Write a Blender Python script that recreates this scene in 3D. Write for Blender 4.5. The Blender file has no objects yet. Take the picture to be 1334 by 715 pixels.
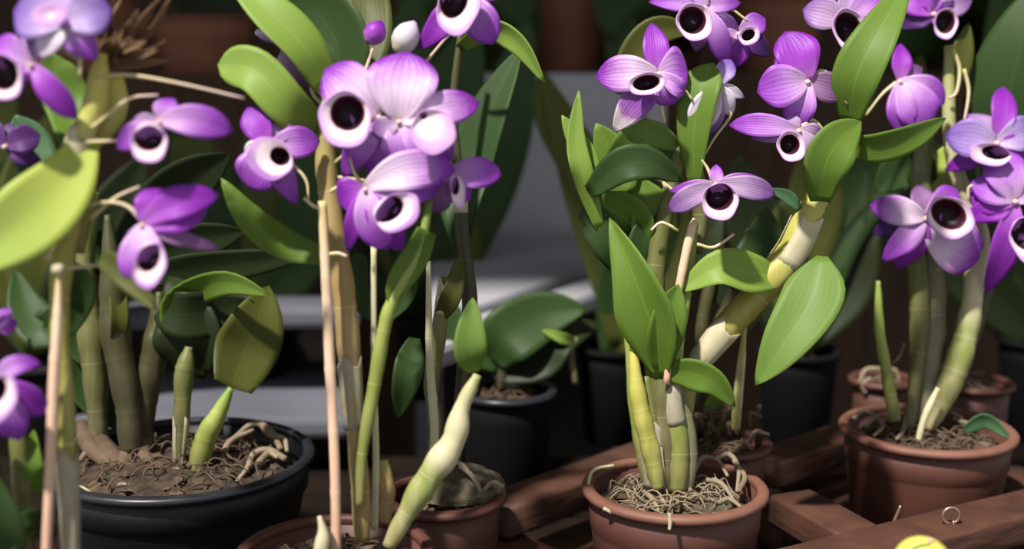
import bpy, bmesh, math, random
from mathutils import Vector, Matrix, noise

random.seed(7)
C = bpy.context.scene.collection
R = math.radians
# ------------------------------------------------------------------ camera
F = 1610.0                      # focal length in pixels of a 1334 px wide frame
H = 0.36                        # camera height above the bench boards
PITCH = 10.0
cam_d = bpy.data.cameras.new('camera'); cam = bpy.data.objects.new('camera', cam_d); C.objects.link(cam)
cam.location = (0, 0, H); cam.rotation_euler = (R(90 - PITCH), 0, 0)
cam_d.sensor_width = 36; cam_d.lens = 36 * F / 1334; cam_d.clip_start = 0.02
cam_d.dof.use_dof = True; cam_d.dof.focus_distance = 0.74; cam_d.dof.aperture_fstop = 4.0
bpy.context.scene.camera = cam
# ------------------------------------------------------------------ world, sun, exposure
w = bpy.data.worlds.new('world'); bpy.context.scene.world = w; w.use_nodes = True
bg = w.node_tree.nodes['Background']; bg.inputs[0].default_value = (0.95, 0.97, 1.0, 1); bg.inputs[1].default_value = 0.48
sun_d = bpy.data.lights.new('sun', 'SUN'); sun = bpy.data.objects.new('sun', sun_d); C.objects.link(sun)
sun_d.energy = 6.0; sun_d.angle = R(3.0); sun_d.color = (1.0, 0.95, 0.87)
SUN_FROM = Vector((-0.34, -0.42, 0.84))      # towards the sun
sun.rotation_euler = SUN_FROM.to_track_quat('Z', 'Y').to_euler(); sun.location = (0, -0.5, 2)
vs = bpy.context.scene.view_settings
vs.view_transform = 'Standard'; vs.look = 'None'; vs.gamma = 1; vs.use_curve_mapping = False; vs.exposure = 0.0

# ------------------------------------------------------------------ placing
cp, sp_ = math.cos(R(PITCH)), math.sin(R(PITCH))
RT = Vector((1, 0, 0)); UP = Vector((0, sp_, cp)); FW = Vector((0, cp, -sp_))
def P(px, py, d):
    return Vector((0, 0, H)) + (FW + RT * ((px - 667) / F) - UP * ((py - 357.5) / F)) * d
def onz(px, py, z):
    r = FW + RT * ((px - 667) / F) - UP * ((py - 357.5) / F)
    return Vector((0, 0, H)) + r * ((z - H) / r.z)

# ------------------------------------------------------------------ materials
def lin(c):
    return tuple(((x / 255) / 12.92 if x / 255 <= 0.04045 else ((x / 255 + 0.055) / 1.055) ** 2.4) for x in c) + (1,)
def nodes(name):
    m = bpy.data.materials.new(name); m.use_nodes = True
    return m, m.node_tree.nodes, m.node_tree.links, m.node_tree.nodes['Principled BSDF']
def ramp(nt, stops):
    r = nt.new('ShaderNodeValToRGB'); e = r.color_ramp.elements
    while len(e) > 1: e.remove(e[-1])
    e[0].position = stops[0][0]; e[0].color = lin(stops[0][1])
    for p, c in stops[1:]:
        k = e.new(p); k.color = lin(c)
    return r
def attr(nt, name):
    a = nt.new('ShaderNodeAttribute'); a.attribute_name = name; return a
def mathn(nt, lk, op, a, b=None, clamp=False):
    n = nt.new('ShaderNodeMath'); n.operation = op; n.use_clamp = clamp
    for i, v in enumerate((a, b)):
        if v is None: continue
        if isinstance(v, (int, float)): n.inputs[i].default_value = v
        else: lk.new(v, n.inputs[i])
    return n.outputs[0]
def mixc(nt, lk, fac, a, b, mode='MIX'):
    n = nt.new('ShaderNodeMix'); n.data_type = 'RGBA'; n.blend_type = mode
    for s, v in ((n.inputs['Factor'], fac), (n.inputs['A'], a), (n.inputs['B'], b)):
        if isinstance(v, (int, float)): s.default_value = v
        elif isinstance(v, tuple): s.default_value = v
        else: lk.new(v, s)
    return n.outputs['Result']
def noisen(nt, lk, scale, detail=3, stretch=None):
    tc = nt.new('ShaderNodeTexCoord'); n = nt.new('ShaderNodeTexNoise')
    n.inputs['Scale'].default_value = scale; n.inputs['Detail'].default_value = detail
    if stretch:
        mp = nt.new('ShaderNodeMapping'); mp.inputs['Scale'].default_value = stretch
        lk.new(tc.outputs['Object'], mp.inputs[0]); lk.new(mp.outputs[0], n.inputs['Vector'])
    else: lk.new(tc.outputs['Object'], n.inputs['Vector'])
    return n.outputs['Fac']
def bump(nt, lk, b, h, strength, dist=0.001):
    n = nt.new('ShaderNodeBump'); n.inputs['Strength'].default_value = strength; n.inputs['Distance'].default_value = dist
    lk.new(h, n.inputs['Height']); lk.new(n.outputs[0], b.inputs['Normal'])
def translucent(m, nt, lk, b, col, f):
    t = nt.new('ShaderNodeBsdfTranslucent'); mx = nt.new('ShaderNodeMixShader'); mx.inputs[0].default_value = f
    if isinstance(col, tuple): t.inputs[0].default_value = col
    else: lk.new(col, t.inputs[0])
    out = nt['Material Output']
    lk.new(b.outputs[0], mx.inputs[1]); lk.new(t.outputs[0], mx.inputs[2]); lk.new(mx.outputs[0], out.inputs[0])

def petal_mat(name, stops, rough=0.5):
    m, nt, lk, b = nodes(name)
    a = attr(nt, 't'); s = attr(nt, 's')
    n = noisen(nt, lk, 220, 2)
    f = mathn(nt, lk, 'ADD', a.outputs['Fac'], mathn(nt, lk, 'MULTIPLY', mathn(nt, lk, 'SUBTRACT', n, 0.5), 0.16))
    r = ramp(nt, stops); lk.new(f, r.inputs[0])
    v = mathn(nt, lk, 'POWER', mathn(nt, lk, 'ABSOLUTE', mathn(nt, lk, 'SINE', mathn(nt, lk, 'MULTIPLY', s.outputs['Fac'], 14.0))), 6.0)
    col = mixc(nt, lk, mathn(nt, lk, 'MULTIPLY', v, 0.08), r.outputs[0], lin((120, 50, 160)))
    lk.new(col, b.inputs['Base Color']); b.inputs['Roughness'].default_value = rough
    b.inputs['Sheen Weight'].default_value = 0.1
    bump(nt, lk, b, v, 0.25, 0.0004)
    translucent(m, nt, lk, b, col, 0.22)
    return m
WH = (244, 222, 246)
PET = {
 'pale': petal_mat('pale_petal', [(0, (246, 226, 242)), (0.45, (246, 222, 250)), (0.66, (222, 164, 236)), (0.88, (160, 56, 196)), (1, (132, 34, 176))]),
 'mid': petal_mat('lilac_petal', [(0, (232, 198, 234)), (0.35, (214, 160, 232)), (0.7, (180, 92, 216)), (1, (146, 44, 192))]),
 'deep': petal_mat('purple_petal', [(0, (200, 126, 220)), (0.4, (172, 68, 206)), (0.8, (150, 36, 188)), (1, (122, 26, 164))]),
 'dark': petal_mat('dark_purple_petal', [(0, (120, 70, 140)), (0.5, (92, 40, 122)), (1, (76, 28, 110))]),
 'grey': petal_mat('greyish_petal', [(0, (206, 180, 204)), (0.5, (190, 156, 200)), (0.85, (156, 108, 184)), (1, (132, 76, 168))]),
 'white': petal_mat('white_petal', [(0, (214, 214, 176)), (0.4, (236, 226, 236)), (0.85, (240, 226, 246)), (1, (214, 176, 226))]),
 'tipw': petal_mat('white_tipped_petal', [(0, (190, 130, 206)), (0.45, (150, 74, 186)), (0.72, (186, 120, 206)), (0.8, (246, 226, 240)), (1, (246, 236, 226))]),
 'blue': petal_mat('bluish_petal', [(0, (232, 214, 242)), (0.5, (188, 160, 224)), (1, (116, 70, 180))]),
 'dusk': petal_mat('dusky_petal', [(0, (176, 136, 176)), (0.6, (150, 104, 160)), (1, (120, 70, 140))]),
}
def lip_mat():
    m, nt, lk, b = nodes('lip_tissue')
    a = attr(nt, 't'); s = attr(nt, 's')
    n = noisen(nt, lk, 300, 2)
    f = mathn(nt, lk, 'ADD', a.outputs['Fac'], mathn(nt, lk, 'MULTIPLY', mathn(nt, lk, 'SUBTRACT', n, 0.5), 0.06))
    r = ramp(nt, [(0, (26, 2, 16)), (0.30, (66, 6, 36)), (0.36, (84, 14, 50)), (0.41, (246, 216, 226)), (0.51, (252, 232, 244)), (0.60, (232, 186, 238)), (0.69, (204, 140, 224)), (1, (186, 120, 210))])
    lk.new(f, r.inputs[0])
    g = mathn(nt, lk, 'MULTIPLY', mathn(nt, lk, 'GREATER_THAN', a.outputs['Fac'], 0.55), s.outputs['Fac'], True)
    col = mixc(nt, lk, g, r.outputs[0], lin((166, 84, 202)))
    lk.new(col, b.inputs['Base Color']); b.inputs['Roughness'].default_value = 0.55
    translucent(m, nt, lk, b, col, 0.12)
    return m
LIP = lip_mat()

def leaf_mat(name, base, tip, vein, rough=0.5, tr=0.22):
    m, nt, lk, b = nodes(name)
    a = attr(nt, 't'); s = attr(nt, 's')
    n = noisen(nt, lk, 28, 4)
    r = ramp(nt, [(0, base), (1, tip)])
    lk.new(mathn(nt, lk, 'ADD', mathn(nt, lk, 'MULTIPLY', a.outputs['Fac'], 0.7), mathn(nt, lk, 'MULTIPLY', mathn(nt, lk, 'SUBTRACT', n, 0.4), 0.9)), r.inputs[0])
    v = mathn(nt, lk, 'POWER', mathn(nt, lk, 'ABSOLUTE', mathn(nt, lk, 'COSINE', mathn(nt, lk, 'MULTIPLY', s.outputs['Fac'], 17.0))), 8.0)
    mid = mathn(nt, lk, 'LESS_THAN', mathn(nt, lk, 'ABSOLUTE', s.outputs['Fac']), 0.05)
    f = mathn(nt, lk, 'ADD', mathn(nt, lk, 'MULTIPLY', v, 0.07), mathn(nt, lk, 'MULTIPLY', mid, 0.18), True)
    col = mixc(nt, lk, f, r.outputs[0], lin(vein))
    lk.new(col, b.inputs['Base Color']); b.inputs['Roughness'].default_value = rough
    b.inputs['Specular IOR Level'].default_value = 0.3
    bump(nt, lk, b, v, 0.08, 0.0003)
    translucent(m, nt, lk, b, col, tr)
    return m
LEAF = {
 'light': leaf_mat('light_leaf', (128, 156, 58), (146, 176, 82), (170, 192, 108)),
 'yellow': leaf_mat('yellow_green_leaf', (186, 196, 84), (178, 206, 104), (196, 206, 110)),
 'mid': leaf_mat('mid_green_leaf', (94, 124, 42), (112, 142, 54), (140, 170, 90)),
 'fresh': leaf_mat('fresh_green_leaf', (100, 132, 46), (122, 148, 74), (146, 170, 98)),
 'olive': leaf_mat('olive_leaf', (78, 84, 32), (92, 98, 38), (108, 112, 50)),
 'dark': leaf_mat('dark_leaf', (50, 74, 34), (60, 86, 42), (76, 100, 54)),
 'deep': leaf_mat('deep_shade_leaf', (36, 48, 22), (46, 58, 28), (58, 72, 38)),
 'blue': leaf_mat('bluish_leaf', (66, 104, 66), (96, 134, 96), (120, 156, 120)),
 'dry': leaf_mat('dry_leaf', (112, 84, 62), (140, 112, 84), (166, 140, 104), 0.8, 0.1),
}
def cane_mat(name, stops, node_col, rough=0.5, streak=0.5):
    m, nt, lk, b = nodes(name)
    a = attr(nt, 't'); s = attr(nt, 's')
    r = ramp(nt, stops); lk.new(a.outputs['Fac'], r.inputs[0])
    n = noisen(nt, lk, 130, 5, (1, 1, 0.22))
    col = mixc(nt, lk, mathn(nt, lk, 'MULTIPLY', mathn(nt, lk, 'SUBTRACT', n, 0.42), 2.2 * streak, True), r.outputs[0], lin(node_col))
    nd = mathn(nt, lk, 'GREATER_THAN', s.outputs['Fac'], 0.90)
    col = mixc(nt, lk, mathn(nt, lk, 'MULTIPLY', nd, 0.4), col, lin(node_col))
    lk.new(col, b.inputs['Base Color']); b.inputs['Roughness'].default_value = rough
    bump(nt, lk, b, n, 0.4, 0.001)
    return m
CANE = {
 'tan': cane_mat('tan_cane', [(0, (126, 112, 62)), (0.4, (158, 130, 86)), (0.75, (170, 146, 86)), (1, (150, 148, 70))], (206, 184, 142)),
 'green': cane_mat('green_cane', [(0, (112, 106, 62)), (0.3, (124, 134, 58)), (0.7, (150, 168, 74)), (1, (120, 150, 66))], (186, 184, 120)),
 'yellow': cane_mat('yellow_cane', [(0, (120, 118, 60)), (0.5, (160, 154, 66)), (0.8, (190, 186, 92)), (1, (206, 194, 84))], (216, 212, 140)),
 'olive': cane_mat('olive_cane', [(0, (84, 76, 52)), (0.5, (96, 98, 50)), (1, (104, 112, 52))], (156, 150, 104)),
 'pale': cane_mat('pale_cane', [(0, (160, 146, 104)), (0.4, (132, 146, 66)), (0.5, (204, 196, 158)), (0.8, (196, 190, 146)), (1, (150, 156, 80))], (216, 208, 176)),
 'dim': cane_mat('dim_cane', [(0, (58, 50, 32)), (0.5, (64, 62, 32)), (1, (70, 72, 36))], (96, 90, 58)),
 'grey': cane_mat('grey_cane', [(0, (122, 116, 96)), (0.5, (110, 110, 78)), (1, (104, 116, 62))], (166, 160, 130)),
 'stake': cane_mat('bamboo_stake', [(0, (206, 160, 134)), (0.4, (226, 188, 162)), (0.8, (232, 202, 168)), (1, (210, 190, 130))], (240, 216, 190), 0.6, 0.4),
 'stake_pale': cane_mat('pale_stake', [(0, (190, 184, 150)), (1, (206, 200, 160))], (230, 224, 196), 0.6, 0.4),
 'sheath': cane_mat('papery_sheath', [(0, (176, 166, 132)), (1, (192, 184, 148))], (214, 206, 180), 0.75, 0.8),
 'sheath_grey': cane_mat('grey_sheath', [(0, (140, 132, 112)), (1, (160, 154, 130))], (190, 184, 160), 0.8, 0.8),
 'stalk': cane_mat('flower_stalk', [(0, (190, 184, 120)), (0.5, (222, 206, 160)), (1, (226, 190, 190))], (236, 226, 190), 0.5, 0.3),
 'root': cane_mat('root_skin', [(0, (116, 100, 80)), (1, (150, 134, 110))], (184, 170, 146), 0.85, 0.5),
 'root_dark': cane_mat('brown_root_skin', [(0, (78, 62, 48)), (1, (104, 86, 68))], (136, 116, 94), 0.9, 0.5),
}
def plain(name, c1, c2, scale, rough, bs=0.4, bd=0.002, stretch=None, spec=0.5):
    m, nt, lk, b = nodes(name)
    n = noisen(nt, lk, scale, 6, stretch)
    r = ramp(nt, [(0.32, c1), (0.68, c2)]); lk.new(n, r.inputs[0])
    lk.new(r.outputs[0], b.inputs['Base Color']); b.inputs['Roughness'].default_value = rough
    b.inputs['Specular IOR Level'].default_value = spec
    bump(nt, lk, b, n, bs, bd)
    return m
TERRA = plain('terracotta_plastic', (84, 50, 43), (98, 61, 51), 26, 0.55, 0.15, 0.001)
TERRA_RIM = plain('faded_terracotta_rim', (116, 76, 64), (134, 92, 77), 40, 0.6, 0.2, 0.001)
TERRA_D = plain('dark_terracotta', (76, 46, 36), (90, 54, 42), 26, 0.6, 0.2, 0.001)
TERRA_B = plain('weathered_brown_pot', (130, 82, 60), (150, 98, 72), 12, 0.7, 0.2, 0.001)
BLACK = plain('black_plastic', (13, 13, 16), (19, 19, 23), 30, 0.5, 0.1, 0.001)
BLACK_SHADE = plain('shade_dark_plastic', (6, 6, 8), (10, 10, 12), 30, 0.8, 0.1, 0.001, spec=.2)  # darker copy of the black plastic, back-row shade put into the colour
BLACK_RIM = plain('worn_black_plastic', (34, 35, 42), (46, 47, 54), 60, 0.35, 0.1, 0.001)
WOOD = plain('stained_brown_wood', (66, 40, 30), (94, 59, 44), 34, 0.7, 0.5, 0.002, (1, 1, 5))
WOOD_D = plain('dark_brown_wood', (22, 15, 11), (34, 23, 17), 34, 0.95, 0.5, 0.002, spec=.15)
MIX = plain('potting_mix', (42, 33, 26), (80, 65, 51), 160, 0.95, 0.9, 0.004)
MIX_G = plain('mossy_potting_mix', (58, 52, 40), (104, 97, 78), 170, 0.95, 0.9, 0.004)
BARK = plain('bark', (66, 51, 41), (108, 88, 70), 120, 0.9, 0.8, 0.003)
CONC = plain('grey_concrete', (176, 176, 184), (196, 196, 202), 9, 0.85, 0.4, 0.002)
CONC_M = plain('dull_concrete', (84, 86, 96), (102, 104, 114), 9, 0.85, 0.4, 0.002)
CONC_L = plain('pale_concrete', (160, 160, 166), (176, 176, 182), 9, 0.8, 0.3, 0.002)
SOIL = plain('dark_soil', (26, 20, 16), (44, 34, 26), 14, 0.98, 0.8, 0.01)
BACK = plain('dark_plank', (64, 46, 32), (84, 62, 44), 8, 0.9, 0.6, 0.01, (8, 1, 0.6))
SHADE_ROOF = plain('shade_roof_cover', (30, 34, 30), (44, 48, 42), 60, 0.9, 0.3)  # cover of the roof added out of view
METAL = plain('dull_steel', (170, 140, 126), (196, 166, 150), 80, 0.35, 0.1); METAL.node_tree.nodes['Principled BSDF'].inputs['Metallic'].default_value = 0.8
LIME = plain('yellow_green_skin', (206, 206, 96), (222, 216, 110), 40, 0.3, 0.1)
GREENL = plain('dark_green_line', (70, 96, 40), (86, 112, 50), 40, 0.4, 0.1)
PINK = plain('pink_tissue', (226, 170, 160), (236, 196, 180), 40, 0.5, 0.1)

# ------------------------------------------------------------------ mesh helpers
class MB:
    def __init__(s): s.v = []; s.f = []; s.t = []; s.s = []
    def vert(s, p, t=0.0, ss=0.0): s.v.append(Vector(p)); s.t.append(t); s.s.append(ss); return len(s.v) - 1
    def grid(s, rows, closed=False, cap=False):
        idx = [[s.vert(*q) for q in r] for r in rows]
        for a, b in zip(idx, idx[1:]):
            n = len(a)
            for i in range(n if closed else n - 1):
                j = (i + 1) % n; s.f.append((a[i], a[j], b[j], b[i]))
        if cap: s.f.append(tuple(reversed(idx[0]))); s.f.append(tuple(idx[-1]))
        return idx
    def build(s, name, mat, parent=None, origin=None, smooth=True):
        o0 = Vector(origin) if origin is not None else (wloc(parent) if parent else Vector((0, 0, 0)))
        me = bpy.data.meshes.new(name); me.from_pydata([tuple(p - o0) for p in s.v], [], s.f); me.update()
        for nm, dat in (('t', s.t), ('s', s.s)):
            at = me.attributes.new(nm, 'FLOAT', 'POINT'); at.data.foreach_set('value', dat)
        if smooth: me.polygons.foreach_set('use_smooth', [True] * len(me.polygons))
        me.materials.append(mat)
        o = bpy.data.objects.new(name, me); C.objects.link(o)
        o.parent = parent; o.location = o0 - (wloc(parent) if parent else Vector((0, 0, 0)))
        o['_w'] = tuple(o0)
        return o
def wloc(o): return Vector(o['_w'])
def empty(name, loc, label, cat, group=None):
    o = bpy.data.objects.new(name, None); C.objects.link(o); o.empty_display_size = 0.02
    o.location = loc; o['_w'] = tuple(loc); o['label'] = label; o['category'] = cat
    if group: o['group'] = group
    return o
def tag(o, label, cat, group=None):
    o['label'] = label; o['category'] = cat
    if group: o['group'] = group
def cat_rom(pts, n):
    pts = [Vector(p) for p in pts]
    if len(pts) == 2: return [pts[0].lerp(pts[1], i / (n - 1)) for i in range(n)]
    out = []; m = len(pts) - 1
    for i in range(n):
        u = i / (n - 1) * m; k = min(int(u), m - 1); x = u - k
        p1, p2 = pts[k], pts[k + 1]
        p0 = pts[k - 1] if k else p1 * 2 - p2
        p3 = pts[k + 2] if k + 2 <= m else p2 * 2 - p1
        out.append(0.5 * ((2 * p1) + (p2 - p0) * x + (2 * p0 - 5 * p1 + 4 * p2 - p3) * x * x + (3 * p1 - p0 - 3 * p2 + p3) * x ** 3))
    return out
def lerp_list(L, u):
    x = u * (len(L) - 1); k = min(int(x), len(L) - 2); return L[k] + (L[k + 1] - L[k]) * (x - k)
def tube(mb, pts, radii, n=None, seg=8, s_of=None, flat=1.0):
    n = n or max(6, len(pts) * 4)
    c = cat_rom(pts, n); rows = []
    ref = Vector((0.3, -0.9, 0.2))
    for i, p in enumerate(c):
        tg = (c[min(i + 1, n - 1)] - c[max(i - 1, 0)]).normalized()
        a = tg.cross(ref).normalized(); b = tg.cross(a).normalized(); u = i / (n - 1)
        r = lerp_list(radii, u)
        rows.append([(p + a * math.cos(2 * math.pi * k / seg) * r + b * math.sin(2 * math.pi * k / seg) * r * flat, u, s_of(u) if s_of else 0) for k in range(seg)])
    mb.grid(rows, True, True)
def tubeo(name, pts, radii, mat, parent, **k):
    mb = MB(); tube(mb, pts, radii, **k); return mb.build(name, mat, parent)

def cane(parent, pix, d, rad, mat, nodes_n=6, name='cane', swell=0.16):
    """pix: (px,py[,d]) from bottom to top; rad: px radii."""
    pts = [P(q[0], q[1], q[2] if len(q) > 2 else d) for q in pix]
    k = d / F; mb = MB(); n = nodes_n * 8 + 1
    c = cat_rom(pts, n); rows = []; ref = Vector((0.3, -0.9, 0.2))
    for i, p in enumerate(c):
        tg = (c[min(i + 1, n - 1)] - c[max(i - 1, 0)]).normalized()
        a = tg.cross(ref).normalized(); b = tg.cross(a).normalized(); u = i / (n - 1)
        ph = (u * nodes_n) % 1.0; sw = math.sin(math.pi * ph)
        r = lerp_list(rad, u) * k * (1 - swell / 2 + swell * sw)
        if i % 8 == 0: r *= 1.10
        sv = 1.0 if i % 8 == 0 else 0.0
        rows.append([(p + (a * math.cos(2 * math.pi * j / 12) + b * math.sin(2 * math.pi * j / 12)) * r, u, sv) for j in range(12)])
    mb.grid(rows, True, True)
    o = mb.build(name, CANE[mat], parent)
    o_pts = c
    return o, o_pts, [lerp_list(rad, i / (n - 1)) * k for i in range(n)]
def sheath(cn, u0, u1, mat='sheath', f=1.16):
    o, c, r = cn; n = len(c); i0, i1 = int(u0 * (n - 1)), int(u1 * (n - 1)); mb = MB()
    rows = []; ref = Vector((0.3, -0.9, 0.2)); rnd = random.Random(i0)
    ph = rnd.random() * 6
    for i in range(i0, i1 + 1):
        tg = (c[min(i + 1, n - 1)] - c[max(i - 1, 0)]).normalized()
        a = tg.cross(ref).normalized(); b = tg.cross(a).normalized(); u = (i - i0) / max(1, i1 - i0)
        rr = r[i] * (f + 0.10 * u)
        row = []
        for j in range(13):
            th = ph + 5.3 * j / 12
            off = tg * (0.0035 * math.sin(th * 3 + ph) if i == i1 else 0)
            row.append((c[i] + off + (a * math.cos(th) + b * math.sin(th)) * rr * (1 + 0.04 * math.sin(th * 5)), u, 0))
        rows.append(row)
    mb.grid(rows)
    s = mb.build('sheath', CANE[mat], o)
    so = s.modifiers.new('t', 'SOLIDIFY'); so.thickness = 0.0004
    return s

def blade_profile(t, base, peak, sharp):
    if t < peak: return base + (1 - base) * math.sin(math.pi / 2 * t / peak)
    x = (t - peak) / (1 - peak); return max(0.0, 1 - x ** sharp) ** 0.85
def leaf(parent, pix, d, wpx, mat, roll=0, fold=0.18, base=0.35, peak=0.4, sharp=2.0, name='leaf', wave=0.03, nseg=18):
    pts = [P(q[0], q[1], q[2] if len(q) > 2 else d) for q in pix]
    c = cat_rom(pts, nseg); k = d / F; rows = []; ns = 8
    for i, p in enumerate(c):
        tg = (c[min(i + 1, nseg - 1)] - c[max(i - 1, 0)]).normalized()
        view = (Vector((0, 0, H)) - p).normalized()
        side = tg.cross(view).normalized(); nor = side.cross(tg).normalized()
        q = Matrix.Rotation(R(roll), 3, tg); side = q @ side; nor = q @ nor
        t = i / (nseg - 1); wd = wpx * k / 2 * blade_profile(t, base, peak, sharp) + 0.0002
        row = []
        for j in range(ns + 1):
            s = j / ns * 2 - 1
            off = nor * (wd * fold * (abs(s) ** 1.3) + wd * wave * math.sin(9 * t + 2 * s) * abs(s))
            row.append((p + side * s * wd + off, t, s))
        rows.append(row)
    mb = MB(); mb.grid(rows)
    o = mb.build(name, LEAF[mat], parent, origin=c[0])
    so = o.modifiers.new('t', 'SOLIDIFY'); so.thickness = 0.0005; so.offset = 0
    return o

def petal(parent, cpt, d, ang, lpx, wpx, mat, tilt=0.0, curl=0.25, kind='petal', bend=0, cup=0.25, start=0.0, rnd=random):
    """ang: direction seen from the front; tilt>0 leans towards the viewer's side."""
    k = d / F; L = lpx * k; W = wpx * k / 2; n = 14; ns = 8; rows = []
    ph = rnd.random() * 6
    a = R(ang); TOW = -FW
    x = 0.0; pos = Vector(cpt) ; step = L / (n - 1)
    peak = 0.58 if kind == 'petal' else 0.45
    for i in range(n):
        t = i / (n - 1)
        aa = a + R(bend) * (t - 0.0)
        dr = RT * math.cos(aa) + UP * math.sin(aa)
        sd = -RT * math.sin(aa) + UP * math.cos(aa)
        out = TOW * (tilt + 0.35 * math.sin(math.pi * t * 0.8) - curl * t * 1.4)
        tg = (dr + out * 0.9)
        if i: pos = pos + dr * step + TOW * step * (tilt + 0.35 * math.cos(math.pi * t) - curl * t * 1.6)
        wv = blade_profile(t, 0.22, peak, 2.3 if kind == 'petal' else 1.9)
        if t > 0.93: wv *= 0.9
        wd = W * wv + 0.0002; row = []
        nrm = dr.cross(sd).normalized()
        if nrm.dot(TOW) < 0: nrm = -nrm
        for j in range(ns + 1):
            s = j / ns * 2 - 1
            z = wd * (cup * s * s * (1 - 1.1 * t)) + wd * 0.07 * math.sin(ph + 11 * t + 3 * s) * s * s - wd * 0.05 * (1 - abs(s)) * (1 if abs(s) < 0.2 else 0)
            row.append((pos + sd * s * wd + nrm * z, min(1, t + 0.10 * (abs(s) ** 3)), s))
        rows.append(row)
    mb = MB(); mb.grid(rows)
    o = mb.build(kind, PET[mat], parent, origin=cpt)
    so = o.modifiers.new('t', 'SOLIDIFY'); so.thickness = 0.0005; so.offset = 0
    return o

def lip(parent, cpt, d, lx, ly, rx, ry, roll=0, dark=0.6, dx=0, dy=0, depth=1.0, purple=0.8, front=0.020, back=None):
    rx *= .9; ry *= .9; dark *= 1.05; dy += ry * .10
    """Trumpet shaped lip: the rim is an oval rx by ry, the tube runs back to the flower's centre."""
    k = d / F; m = P(lx, ly, d) - FW * front; A = rx * k; B = ry * k; n = 32
    cr, sr = math.cos(R(roll)), math.sin(R(roll))
    X = RT * cr + UP * sr; Y = -RT * sr + UP * cr
    dp = min((A + B) / 2 * 1.5 * depth, 0.0165)
    root = Vector(cpt) + FW * 0.004
    def ring(c, f, att, ff=1.0, wav=0.0):
        row = []
        for j in range(n):
            th = 2 * math.pi * j / n
            low = max(0, -math.sin(th)) ** 2
            q = f * (1 + wav * (0.14 * low + 0.03 * math.sin(5 * th + 1)))
            row.append((c + X * math.cos(th) * A * q + Y * math.sin(th) * B * q, att, purple * (0.25 + 0.75 * low) if att > 0.45 else 0))
        return row
    tow = (root - m); dc = X * dx * k + Y * dy * k
    back_c = m + FW * dp * 0.92
    rows = [ring(back_c, 0.02, 1.0), ring(back_c - FW * dp * .04, 0.42, 0.95), ring(m + FW * dp * 0.5, 0.74, 0.86, wav=0.4), ring(m + FW * dp * 0.22, 0.92, 0.78, wav=0.8),
            ring(m + FW * dp * 0.07, 1.0, 0.72, wav=1), ring(m + FW * dp * 0.02, 1.01, 0.68, wav=1.0), ring(m + FW * dp * 0.015, 0.96, 0.62, wav=1),
            ring(m + dc * 0.5 + FW * dp * 0.08, (1 + dark) / 2, 0.52, wav=0.5), ring(m + dc * 0.95 + FW * dp * 0.15, dark * 1.06, 0.42),
            ring(m + dc + FW * dp * 0.18, dark * 0.97, 0.34), ring(m + dc * .9 + FW * dp * 0.4, dark * 0.85, 0.2), ring(m + dc * .6 + FW * dp * 0.7, dark * 0.6, 0.05), ring(m + dc * .5 + FW * dp * 0.75, 0.02, 0.0)]
    if dark == 0: rows = rows[:7] + [ring(m + FW * dp * 0.1, 0.5, 0.6), ring(m + FW * dp * 0.16, 0.02, 0.5)]
    mb = MB(); mb.grid(rows, True)
    n0 = len(mb.v); tube(mb, [root + FW * .001, root.lerp(back_c, .5) + FW * .002, back_c - FW * dp * .1], [.0016, .0026, .3 * (A + B) / 2], n=8)
    for i_ in range(n0, len(mb.v)): mb.t[i_] = .9; mb.s[i_] = .4
    return mb.build('lip', LIP, parent, origin=m)

def flower(parent, cx, cy, d, petals, lp=None, stalk=None, pm='mid', lkw=None, col=True):
    """petals: (angle, length px, width px, material or None, tilt, kind[, bend])."""
    c = P(cx, cy, d); k = d / F; rnd = random.Random(int(cx * 7 + cy))
    mb = MB()
    if stalk:
        pts = [P(q[0], q[1], q[2] if len(q) > 2 else d + 0.004) for q in stalk] + [c + FW * 0.004]
        tube(mb, pts, [1.7 * k, 1.8 * k, 2.6 * k, 4 * k], n=14)
    else:
        tube(mb, [c + FW * 0.02 + UP * 0.004, c + FW * 0.01, c + FW * 0.002], [1.8 * k, 2.4 * k, 4 * k], n=8)
    tube(mb, [c + FW * 0.002, c - FW * 0.003 - UP * 0.001], [4.5 * k, 3 * k], n=5)          # column
    fl = mb.build('flower', CANE['stalk'], parent, origin=c)
    for q in petals:
        ang, L, W = q[:3]; mt = (q[3] if len(q) > 3 and q[3] else pm)
        tl = q[4] if len(q) > 4 else 0.05
        kd = q[5] if len(q) > 5 else 'petal'; bd = q[6] if len(q) > 6 else 0
        petal(fl, c + Vector((0, 0.0012 if kd == 'sepal' else 0, 0)), d, ang, L, W, mt, tl, kind=kd, bend=bd, rnd=rnd)
    if lp: lip(fl, c, d, *lp, **(lkw or {}))
    return fl

def bud(parent, px, py, d, L, W, ang, mat):
    k = d / F; a = R(ang); dr = (RT * math.cos(a) + UP * math.sin(a)); c = P(px, py, d)
    mb = MB(); tube(mb, [c - dr * L * k / 2, c, c + dr * L * k / 2], [W * k * 0.2, W * k * 0.45, W * k * 0.5, W * k * 0.4, W * k * 0.08], n=12, seg=10)
    return mb.build('bud', PET[mat], parent, origin=c)

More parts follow.
